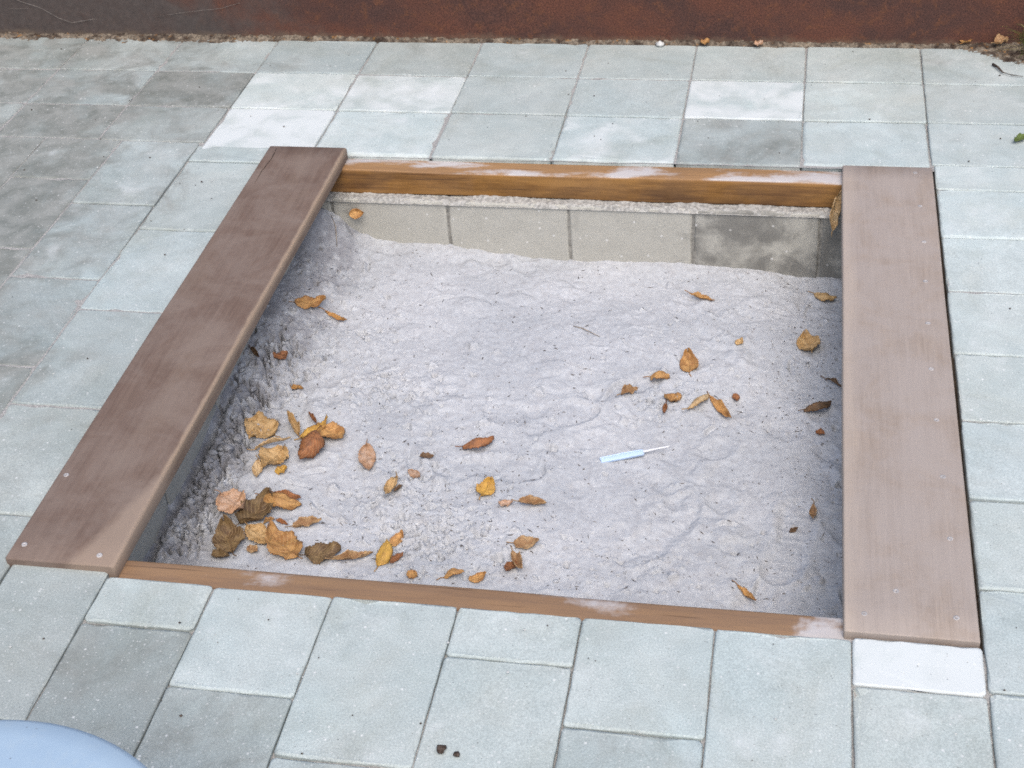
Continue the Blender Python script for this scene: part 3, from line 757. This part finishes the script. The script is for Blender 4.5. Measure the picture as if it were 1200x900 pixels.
# ------------------------------------------------------------------ leaves
COLS = {'tan': ((.47, .31, .145), (.34, .20, .075)), 'orange': ((.46, .25, .085), (.30, .14, .045)), 'brown': ((.24, .125, .055), (.40, .26, .13)), 'olive': ((.165, .105, .045), (.095, .055, .026)),
        'pink': ((.44, .30, .215), (.36, .20, .11)), 'yellow': ((.50, .29, .055), (.40, .22, .05)), 'rust': ((.27, .105, .038), (.15, .058, .026)), 'pale': ((.52, .38, .22), (.40, .25, .11)),
        'dark': ((.10, .058, .032), (.19, .10, .045)), 'green': ((.10, .16, .035), (.06, .10, .02))}
def leaf_mesh(L, W, shape, seed):
    rs = np.random.RandomState(seed)
    nu, nv = 27, 13
    t = np.linspace(0, 1, nu)[:, None]; v = np.linspace(-1, 1, nv)[None, :]
    w = np.sin(math.pi * np.clip(t, 0, 1) ** rs.uniform(.75, .95)) ** rs.uniform(.62, .8) * .5 * W
    w = np.maximum(w, .0006)
    tooth = 1 + .055 * np.where(np.arange(nu) % 2, 1, -1)[:, None] * (np.abs(v) > .95)
    X = (t - .5) * L + 0 * v; Y = v * w * tooth; Z = 0 * X
    a = np.abs(v)
    ripple = .0011 * np.sin((t * 9 - a * 1.2) * 2 * math.pi) * a
    crinkle = .12 * W * fbm(t * 6 + 0 * v, v * 1.6 + 0 * t, 1.1, 2, seed % 31) * (.25 + a) + .10 * W * fbm(t * 3 + 0 * v, v * .8 + 0 * t, 1.3, 3, seed % 50) + .065 * W * a ** 2 * np.sin(t * 15 + seed)
    s1, s2 = rs.uniform(.8, 1.2, 2)
    if shape == 'cup': Z = .20 * s1 * W * a ** 2 * (.6 + .5 * t) + .13 * s2 * L * (t - .5) ** 2 * 4 * .7
    elif shape == 'fold':
        ang = .95 * s1
        Y = Y * math.cos(ang); Z = np.abs(v) * w * math.sin(ang) * np.where(v > 0, 1.15, .75) + .16 * L * (t - .45) ** 2 * 4 * s2 * .6
    elif shape == 'strip':
        ang = 1.32
        Y = Y * math.cos(ang) * 1.0; Z = np.abs(v) * w * math.sin(ang) * 1.0 + .10 * L * np.sin(t * 3.1)
    elif shape == 'arch':
        Z = .17 * L * s1 * (1 - (2 * t - 1) ** 2) - .30 * W * a ** 2 + .1 * W
        Y = Y + .10 * L * s2 * ((2 * t - 1) ** 2 - .4) * rs.choice([-1, 1])
    Z = Z + ripple + crinkle
    tw = rs.uniform(-.5, .5) * (t - .5)
    Y, Z = Y * np.cos(tw) - Z * np.sin(tw), Y * np.sin(tw) + Z * np.cos(tw)
    # curled tip
    tip = sstep(.78, 1, t) * rs.uniform(.1, .55) * .18 * L
    Z = Z + tip
    Z = Z - Z.min()
    verts = np.stack([X, Y, Z], -1).reshape(-1, 3).tolist()
    faces = [(i * nv + j, (i + 1) * nv + j, (i + 1) * nv + j + 1, i * nv + j + 1) for i in range(nu - 1) for j in range(nv - 1)]
    uvs = [(i / (nu - 1), j / (nv - 1)) for i in range(nu) for j in range(nv)]
    # stalk
    if L > .04:
        b = Vector(verts[nv // 2]); s = Soup()
        s.tube([b + Vector((.006, 0, 0)), b + Vector((-.006, .001, .001)), b + Vector((-.014, rs.uniform(-.005, .005), .003))], [.0011, .0009, .0011], 5)
        k = len(verts); verts += [tuple(q) for q in s.v]; faces += [tuple(i + k for i in q) for q in s.f]; uvs += [(.05, .5)] * len(s.v)
    me = mesh('leaf', verts, faces, True)
    ul = me.uv_layers.new(name='UVMap')
    for lp in me.loops: ul.data[lp.index].uv = uvs[lp.vertex_index]
    me.materials.append(M_LEAF)
    return me
LEAVES = [
    (-1.083,2.303,159,0.070,0.065,'cup','tan','large round tan leaf lying apart at the left end of the upper leaf cluster'),
    (-1.020,2.326,127,0.070,0.035,'fold','tan','small tan folded leaf just left of the yellowish curled leaf in the upper cluster'),
    (-0.965,2.316,46,0.071,0.037,'cup','yellow','yellowish brown curled leaf in the middle of the upper leaf cluster'),
    (-0.983,2.351,129,0.048,0.020,'fold','rust','small rust leaf tip sticking up behind the upper leaf cluster'),
    (-0.926,2.305,-29,0.061,0.052,'cup','orange','broad orange brown leaf at the right end of the upper leaf cluster'),
    (-0.958,2.249,-100,0.080,0.043,'arch','rust','dark rust leaf hanging down below the upper leaf cluster'),
    (-1.039,2.247,37,0.078,0.019,'strip','pale','narrow pale leaf folded shut above the wide tan leaf near the left board'),
    (-1.026,2.202,-106,0.070,0.055,'cup','tan','wide tan leaf below the narrow pale folded leaf'),
    (-1.043,2.159,-74,0.049,0.019,'cup','pale','small pale oval leaf at the lower left of the wide tan leaf'),
    (-0.998,2.177,34,0.026,0.021,'cup','yellow','small yellow leaf scrap at the lower right of the wide tan leaf'),
    (-0.833,2.239,-71,0.076,0.032,'cup','pink','small pinkish leaf with a stalk standing alone right of the upper cluster'),
    (-0.765,2.157,-93,0.078,0.031,'fold','tan','tan leaf folded lengthwise beside the crumbly sand left of centre'),
    (-0.746,2.158,-115,0.025,0.016,'fold','dark','tiny dark leaf scrap touching the tan folded leaf left of centre'),
    (-1.059,2.053,-29,0.066,0.056,'cup','pink','pinkish grey round leaf with an orange tip at the left of the lower cluster'),
    (-1.007,2.039,72,0.095,0.057,'cup','olive','dark olive leaf in the middle of the lower leaf cluster'),
    (-0.969,2.079,-4,0.081,0.031,'arch','orange','long orange brown curled leaf at the top of the lower cluster'),
    (-0.962,2.099,-7,0.058,0.023,'fold','rust','reddish leaf with dark rim, topmost of the lower cluster'),
    (-0.975,2.018,42,0.027,0.016,'strip','orange','small curled orange leaf edge under the olive leaf'),
    (-0.949,2.022,-13,0.027,0.014,'fold','rust','tiny reddish leaf scrap right of the olive leaf'),
    (-0.898,2.027,19,0.057,0.028,'fold','brown','single brown pointed leaf with striped veins right of the lower cluster'),
    (-0.982,1.979,-28,0.065,0.040,'cup','tan','dull tan leaf half under the large toothed leaf'),
    (-0.927,1.955,144,0.092,0.059,'cup','orange','large toothed orange tan leaf at the front of the lower cluster'),
    (-1.032,1.952,121,0.078,0.056,'cup','olive','dark olive brown leaf nearest the left front corner of the sandpit'),
    (-1.034,1.907,-2,0.038,0.032,'fold','olive','dark shaded leaf tucked behind the front timber under the olive brown leaf'),
    (-0.982,1.940,-26,0.025,0.020,'cup','brown','small brown scrap between the two front leaves of the lower cluster'),
    (-0.843,1.947,25,0.068,0.045,'cup','olive','wide dark olive toothed leaf by the front timber'),
    (-0.786,1.947,27,0.077,0.027,'fold','brown','long brown leaf with pale curled rims beside the dark olive toothed leaf'),
    (-0.727,1.967,89,0.064,0.027,'arch','yellow','yellowish tan curled leaf standing near the front timber'),
    (-0.701,1.959,58,0.034,0.017,'fold','rust','dark rust leaf scrap leaning on the yellowish tan curled leaf'),
    (-0.714,2.017,66,0.038,0.022,'cup','orange','small orange olive leaf above the yellowish tan curled leaf'),
    (-0.711,2.260,14,0.028,0.019,'fold','dark','dark brown crumpled leaf among sand clods left of the footprint'),
    (-0.725,2.211,-32,0.037,0.017,'cup','pink','small pinkish tan scrap below the dark brown crumpled leaf'),
    (-0.610,2.312,26,0.067,0.025,'arch','rust','long rust orange curled leaf above the oval footprint'),
    (-0.570,2.180,76,0.045,0.035,'cup','yellow','bright yellow round leaf lying alone in the middle front of the sand'),
    (-0.521,2.135,19,0.028,0.018,'cup','pink','small pinkish tan leaf left of the striped brown leaf'),
    (-0.469,2.142,11,0.054,0.030,'fold','brown','brown leaf with pale striped veins right of the yellow round leaf'),
    (-0.460,2.027,6,0.048,0.029,'cup','brown','flat brown leaf just above the forked brown leaf'),
    (-0.469,1.972,-62,0.068,0.029,'fold','brown','right half of the forked brown leaf pair near the front timber'),
    (-0.480,1.961,-102,0.039,0.021,'cup','rust','left half of the forked brown leaf pair near the front timber'),
    (-0.658,1.914,-19,0.025,0.017,'cup','orange','small orange leaf scrap against the front timber, leftmost of three'),
    (-0.579,1.922,19,0.039,0.015,'arch','orange','thin orange brown leaf against the front timber, middle of three'),
    (-0.535,1.926,28,0.034,0.019,'cup','orange','orange tan leaf against the front timber, rightmost of three'),
    (-1.102,2.748,26,0.072,0.036,'cup','orange','orange tan leaf in the back left of the sand beside a thin curled leaf'),
    (-1.037,2.735,-26,0.070,0.019,'fold','orange','thin curled leaf right of the orange tan leaf in the back left'),
    (-1.110,2.538,61,0.037,0.023,'cup','rust','small rust leaf on clods between the left board and open sand'),
    (-1.161,2.520,-46,0.044,0.018,'fold','dark','small dark crumpled leaf nearest the left board'),
    (-1.052,2.462,-9,0.031,0.018,'fold','orange','tiny orange brown leaf above the upper leaf cluster'),
    (-0.321,2.537,44,0.042,0.031,'fold','brown','brown curled leaf lying in a dark groove right of centre'),
    (-0.258,2.597,-0,0.042,0.025,'arch','orange','small arched orange leaf up right of the grooved brown leaf'),
    (-0.199,2.660,98,0.064,0.038,'cup','orange','upright orange leaf with a dark midrib right of centre'),
    (-0.226,2.530,-162,0.038,0.031,'cup','orange','orange leaf with three points between groove and pale arched strip'),
    (-0.238,2.489,-87,0.048,0.015,'fold','rust','thin rust scrap below the three pointed orange leaf'),
    (-0.166,2.521,57,0.072,0.018,'arch','pale','pale arched leaf strip right of the three pointed orange leaf'),
    (-0.120,2.514,-55,0.090,0.026,'fold','orange','orange brown folded leaf pointing down right from the pale arched strip'),
    (-0.091,2.557,-79,0.027,0.015,'cup','rust','tiny rust scrap right of the pale arched strip'),
    (-0.193,2.932,-17,0.061,0.022,'fold','orange','thin orange brown leaf lying alone in the back right of the sand'),
    (0.061,2.773,105,0.070,0.047,'cup','tan','round tan crinkled leaf near the middle of the right board'),
    (0.096,2.994,-16,0.054,0.022,'arch','tan','tan curled leaf in the back right corner by the right board'),
    (0.116,2.633,-49,0.051,0.014,'strip','dark','dark thin twisted leaf touching the right board'),
    (0.085,2.537,30,0.064,0.022,'arch','dark','dark crinkled leaf with spiky ends beside the right board'),
    (0.090,2.460,-33,0.021,0.017,'fold','rust','small reddish brown leaf below the dark crinkled spiky leaf'),
    (0.078,2.195,-92,0.058,0.018,'fold','brown','narrow brown leaf standing by the right board near the front'),
    (0.043,2.149,37,0.020,0.012,'fold','dark','tiny dark scrap left of the narrow brown standing leaf'),
    (-0.038,1.963,-45,0.051,0.021,'fold','orange','orange brown pointed leaf leaning on the front timber near the right board'),
    (-0.094,2.751,64,0.024,0.016,'cup','tan','tiny tan scrap in open sand left of the round tan crinkled leaf'),
    (-1.063,3.060,32,0.036,0.023,'cup','orange','small orange leaf stuck on the concrete back wall at its left end',-0.115),
    (0.105,3.058,88,0.092,0.024,'cup','pale','pale leaf wedged between the back timber and the right board',-0.040),
    (0.443,3.858,65,0.044,0.029,'cup','orange','orange leaf at the foot of the rusty wall near the grass',0.015),
    (0.532,3.838,41,0.044,0.035,'fold','brown','brown curled leaf at the foot of the rusty wall beside the grass',0.020),
    (-0.253,3.841,42,0.027,0.023,'cup','orange','tiny orange leaf scrap at the wall foot, left of two',0.008),
    (-0.107,3.837,28,0.026,0.023,'cup','pink','tiny pinkish leaf scrap at the wall foot, right of two',0.008),
    (0.537,3.318,-128,0.058,0.021,'cup','green','green leaf tip on the paving at the right edge',0.004),
]
for i, lf in enumerate(LEAVES):
    x, y, yaw, L, W, shape, colour, label = lf[:8]
    rs2 = np.random.RandomState(900 + i)
    W = W * 1.14; L = L * 1.04
    o = link('leaf', leaf_mesh(L, W, shape, 40 + i * 7))
    z = (lf[8] if len(lf) > 8 else hz_max(x, y) + .001)
    o.location = (x, y, z)
    tl = .22 if len(lf) == 8 else .05
    o.rotation_euler = (rs2.uniform(-tl, tl), rs2.uniform(-tl, tl), math.radians(yaw))
    if 'wedged' in label: o.rotation_euler = (.9, -1.0, math.radians(75)); o.location = (.104, 3.062, -.060)
    if 'stuck on' in label: o.rotation_euler = (.9, 0, math.radians(15))
    if len(lf) == 8:                                   # settle the leaf on the sand, no corner buried
        M = Matrix.Translation(o.location) @ o.rotation_euler.to_matrix().to_4x4(); Mi = M.inverted()
        for vt in o.data.vertices:
            p = M @ vt.co; g = max(hz_max(p.x, p.y, .010), hz(p.x, p.y)) + .0017
            if p.z < g: vt.co = Mi @ Vector((p.x, p.y, g + (g - p.z) * .08))
    c = COLS[colour]; k = rs2.uniform(.88, 1.15)
    o['leaf_colour'] = [min(1., q * k) for q in c[0]]; o['leaf_edge'] = [min(1., q * k) for q in c[1]]
    tag(o, label, 'leaf', 'fallen leaves in the sandpit' if len(lf) == 8 else 'fallen leaves on the paving and frame')
    sm = o.modifiers.new('thickness', 'SOLIDIFY'); sm.thickness = .0003; sm.offset = 0

def near_leaf(x, y, r):
    return any(math.hypot(x - l[0], y - l[1]) < .42 * l[3] + r for l in LEAVES if len(l) == 8)
# loose clods
ZP = np.array([z_[4] for z_ in zones], float); ZP /= ZP.sum()
s = Soup()
for k in range(1500):
    if k < 150: x, y = -1.140 + rs.randn() * .022, rs.uniform(1.95, 2.30)
    elif k < 330: x, y = -1.09 + rs.randn() * .05, rs.uniform(2.3, 2.70)
    else:
        zn = zones[rs.choice(len(zones), p=ZP)]
        x, y = zn[0] + rs.randn() * zn[2] * .8, zn[1] + rs.randn() * zn[3] * .8
    r = min(.0105, .0028 + rs.exponential(.0022)) if k < 150 else min(.007, .0014 + rs.exponential(.0009))
    if not PY0 + .012 < y < PY1 - .012: continue
    if not (PX0 + .012 < x < PX1 - .012): continue
    if near_leaf(x, y, r): continue
    s.lump((x, y, hz(x, y) + r * .15), r, rs, .85)
tag(link('sand_clods', s.build('sand_clods', True), M_SAND), 'loose crumbly lumps of grey sand, most along the left wall', 'sand lumps', kind='stuff')
# ------------------------------------------------------------------ small things
st = empty('plastic_stick', (-.311, 2.323, hz(-.311, 2.323) + .004))
st.rotation_euler = (0, -.03, math.radians(21.3))
tag(st, 'pale blue plastic handle with a thin white rod lying on the sand', 'stick')
v, f = [], []
prof = [(-.0075, 0), (-.0082, .004), (-.0055, .0075), (-.0035, .0052), (-.0012, .0085), (.0012, .0085), (.0035, .0052), (.0055, .0075), (.0082, .004), (.0075, 0)]
us = [(-.046, .82), (-.044, .98), (0, 1.02), (.038, .96), (.044, .88), (.046, .72)]
for (u_, k) in us:
    for (a, b) in prof: v.append((u_, a * k, b * k))
n = len(prof)
for i in range(len(us) - 1):
    for k in range(n):
        j = (k + 1) % n; f.append((i * n + k, (i + 1) * n + k, (i + 1) * n + j, i * n + j))
f.append(tuple(range(n))); f.append(tuple(reversed(range((len(us) - 1) * n, len(us) * n))))
link('handle', mesh('handle', v, f), M_STICK, st)
s = Soup(); s.tube([(.044, 0, .004), (.070, .0005, .004), (.098, .001, .0035), (.103, .001, .0035)], [.0030, .0019, .0017, .0008], 8)
link('rod', s.build('rod', True), M_WHITE, st)

tub = empty('plastic_tub', (-.862, .747, 0))
tag(tub, 'smooth round pale blue plastic tub cut off by the lower left corner', 'tub')
link('lid', lathe('lid', [(.05, .372), (.16, .371), (.262, .369), (.288, .364), (.297, .357), (.300, .347), (.298, .330), (.289, .326)], 96), M_TUB, tub)
link('body', lathe('body', [(.286, .330), (.284, .30), (.262, .10), (.252, .012), (.245, .0), (.20, .002)][::-1], 72), M_TUB, tub)

# tufts at the right end of the rusty wall
tuft = empty('grass_tuft', (.625, 3.80, 0))
tag(tuft, 'clump of green and dry grass at the right end of the wall foot', 'grass')
for name, mat_, n, dry in (('green_blades', M_GRASS, 90, 0), ('dry_blades', M_GRASSDRY, 34, 1)):
    s = Soup()
    for k in range(n):
        a = rs.uniform(0, 2 * math.pi); r = abs(rs.randn()) * .022; b = Vector((r * math.cos(a), r * math.sin(a) * .6, -.005))
        h = rs.uniform(.06, .17); ln = rs.uniform(.03, .11); d = Vector((math.cos(a), math.sin(a) - .25, 0)); sd = Vector((-d.y, d.x, 0)).normalized()
        w = rs.uniform(.0012, .0026); vv = []
        for q in range(6):
            t = q / 5; p = b + d * ln * t ** 1.7 + Vector((0, 0, h * (t - .38 * t ** 3 * (1.4 if dry else 1))))
            ww = w * (1 - t * .9); vv += [p - sd * ww, p + sd * ww]
        s.add(vv, [(2 * q, 2 * q + 1, 2 * q + 3, 2 * q + 2) for q in range(5)])
    tag(link(name, s.build(name, True), mat_, tuft), kind='stuff')
# dusty threads across the left end of the plate
yw = 3.853
for lab, pts in zip(('long pale dusty thread slanting down across the dark left end of the wall', 'dusty thread rising to the right on the dark left part of the wall', 'very short dusty thread at the far left of the wall'), ([(-2.33, .130), (-2.29, .108), (-2.23, .085), (-2.18, .060), (-2.14, .040), (-2.10, .052), (-2.06, .055)],
            [(-1.88, .062), (-1.80, .070), (-1.72, .088), (-1.66, .090), (-1.60, .108)], [(-2.34, .09), (-2.31, .088), (-2.27, .082)])):
    s = Soup(); s.tube([(x, yw + .004 * math.sin(x * 30), z + .004 * math.sin(x * 55)) for x, z in pts], [.0004] + [rs.uniform(.0003, .0012) for _ in pts[1:-1]] + [.0004], 5)
    tag(link('dusty_thread', s.build('dusty_thread', True), M_WEB), lab, 'thread', 'dusty threads on the wall')

s = Soup(); rsx = np.random.RandomState(77); s.lump((0, 0, .006), .0105, rsx, .8)
tag(link('white_pebble', s.build('white_pebble', True), M_LIGHTBITS, None, (-.378, 3.835, .0)), 'white pebble lying at the foot of the rusty wall', 'pebble')
s = Soup(); s.tube([(.505, 3.735, .006), (.515, 3.715, .008), (.525, 3.685, .007), (.545, 3.672, .006), (.575, 3.665, .005)], [.0038, .003, .002, .0014, .0007], 6)
tag(link('twig', s.build('twig', True), M_BITS), 'short dark bent twig on the paving near the grass clump', 'twig')
for pts, lab in (([(-1.128, 3.055, -.125), (-1.112, 3.03, -.150), (-1.10, 2.985, -.185)], 'dark straight stalk leaning in the far left corner of the sand'),
                 ([(-.478, 2.775, 0), (-.455, 2.768, 0), (-.412, 2.742, 0)], 'thin brown twig lying alone in the smooth middle of the sand')):
    s = Soup(); q = [(x, y, max(z, hz(x, y) + .002) if z else hz(x, y) + .002) for x, y, z in pts]
    s.tube(q, [.0008] + [.0014] * (len(q) - 2) + [.0007], 6)
    tag(link('twig', s.build('twig', True), M_TWIG), lab, 'twig', 'loose twigs and stalks')
for (x, y, r, lab) in [(-.457, 1.343, .0085, 'larger of two dark seeds on the paving at the front'), (-.433, 1.338, .0052, 'smaller of two dark seeds on the paving at the front')]:
    s = Soup(); s.lump((0, 0, r * .35), r, rsx, .6)
    tag(link('seed', s.build('seed', True), M_BITS, None, (x, y, .001)), lab, 'seed', 'dark seeds on the front paving')

# uncountable flecks: plant bits in the sand, grit on the paving
s = Soup()
def sliver(x, y, z, L, w):
    a = rs.uniform(0, math.pi); d = Vector((math.cos(a), math.sin(a), rs.uniform(-.3, .3))) * L / 2; sd = Vector((-math.sin(a), math.cos(a), 0)) * w / 2
    c = Vector((x, y, z)); b = Vector((0, 0, w * .6)); bend = sd * rs.uniform(-2, 2)
    s.add([c - d, c + sd + bend, c + d, c - sd + bend, c + b + bend * .8], [(0, 4, 1), (1, 4, 2), (2, 4, 3), (3, 4, 0), (0, 1, 2, 3)])
for k in range(1150):
    if k < 650: x, y = rs.uniform(PX0 + .02, PX1 - .02), rs.uniform(PY0 + .02, PY1 - .01)
    elif k < 900: x, y = .06 + rs.randn() * .09, rs.uniform(1.85, 3.05)
    else: x, y = -.62 + rs.randn() * .16, 2.08 + rs.randn() * .13
    if not (PX0 + .01 < x < PX1 - .01 and PY0 + .01 < y < PY1 - .005): continue
    sliver(x, y, hz(x, y) + .0008, min(.022, .003 + rs.exponential(.0040)), rs.uniform(.0010, .0026))
tag(link('plant_bits', s.build('plant_bits'), M_BITS), 'tiny dark plant fragments scattered over the sand', 'debris', kind='stuff')
for nm, mt, n, lab in (('dark_grit', M_BITS, 320, 'tiny dark crumbs scattered over the paving'), ('pale_grit', M_LIGHTBITS, 110, 'tiny pale sand grains scattered over the paving')):
    s = Soup(); k = 0
    while k < n:
        x, y = rs.uniform(-2.2, .8), rs.uniform(1.0, 3.82)
        if HX0 - .03 < x < HX1 + .03 and HY0 - .02 < y < HY1 + .06: continue
        k += 1; r = .0007 + rs.exponential(.0006); r = min(r, .0028)
        c = (x, y, .0015 + r * .3); e = rs.uniform(.7, 1.5, 3)
        s.add([(c[0] + r * e[0], c[1], c[2]), (c[0], c[1] + r * e[1], c[2]), (c[0] - r * e[2], c[1], c[2]), (c[0], c[1] - r, c[2]), (c[0], c[1], c[2] + r * .7), (c[0], c[1], c[2] - r)],
              [(0, 1, 4), (1, 2, 4), (2, 3, 4), (3, 0, 4), (1, 0, 5), (2, 1, 5), (3, 2, 5), (0, 3, 5)])
    tag(link(nm, s.build(nm), mt), lab, 'grit', kind='stuff')
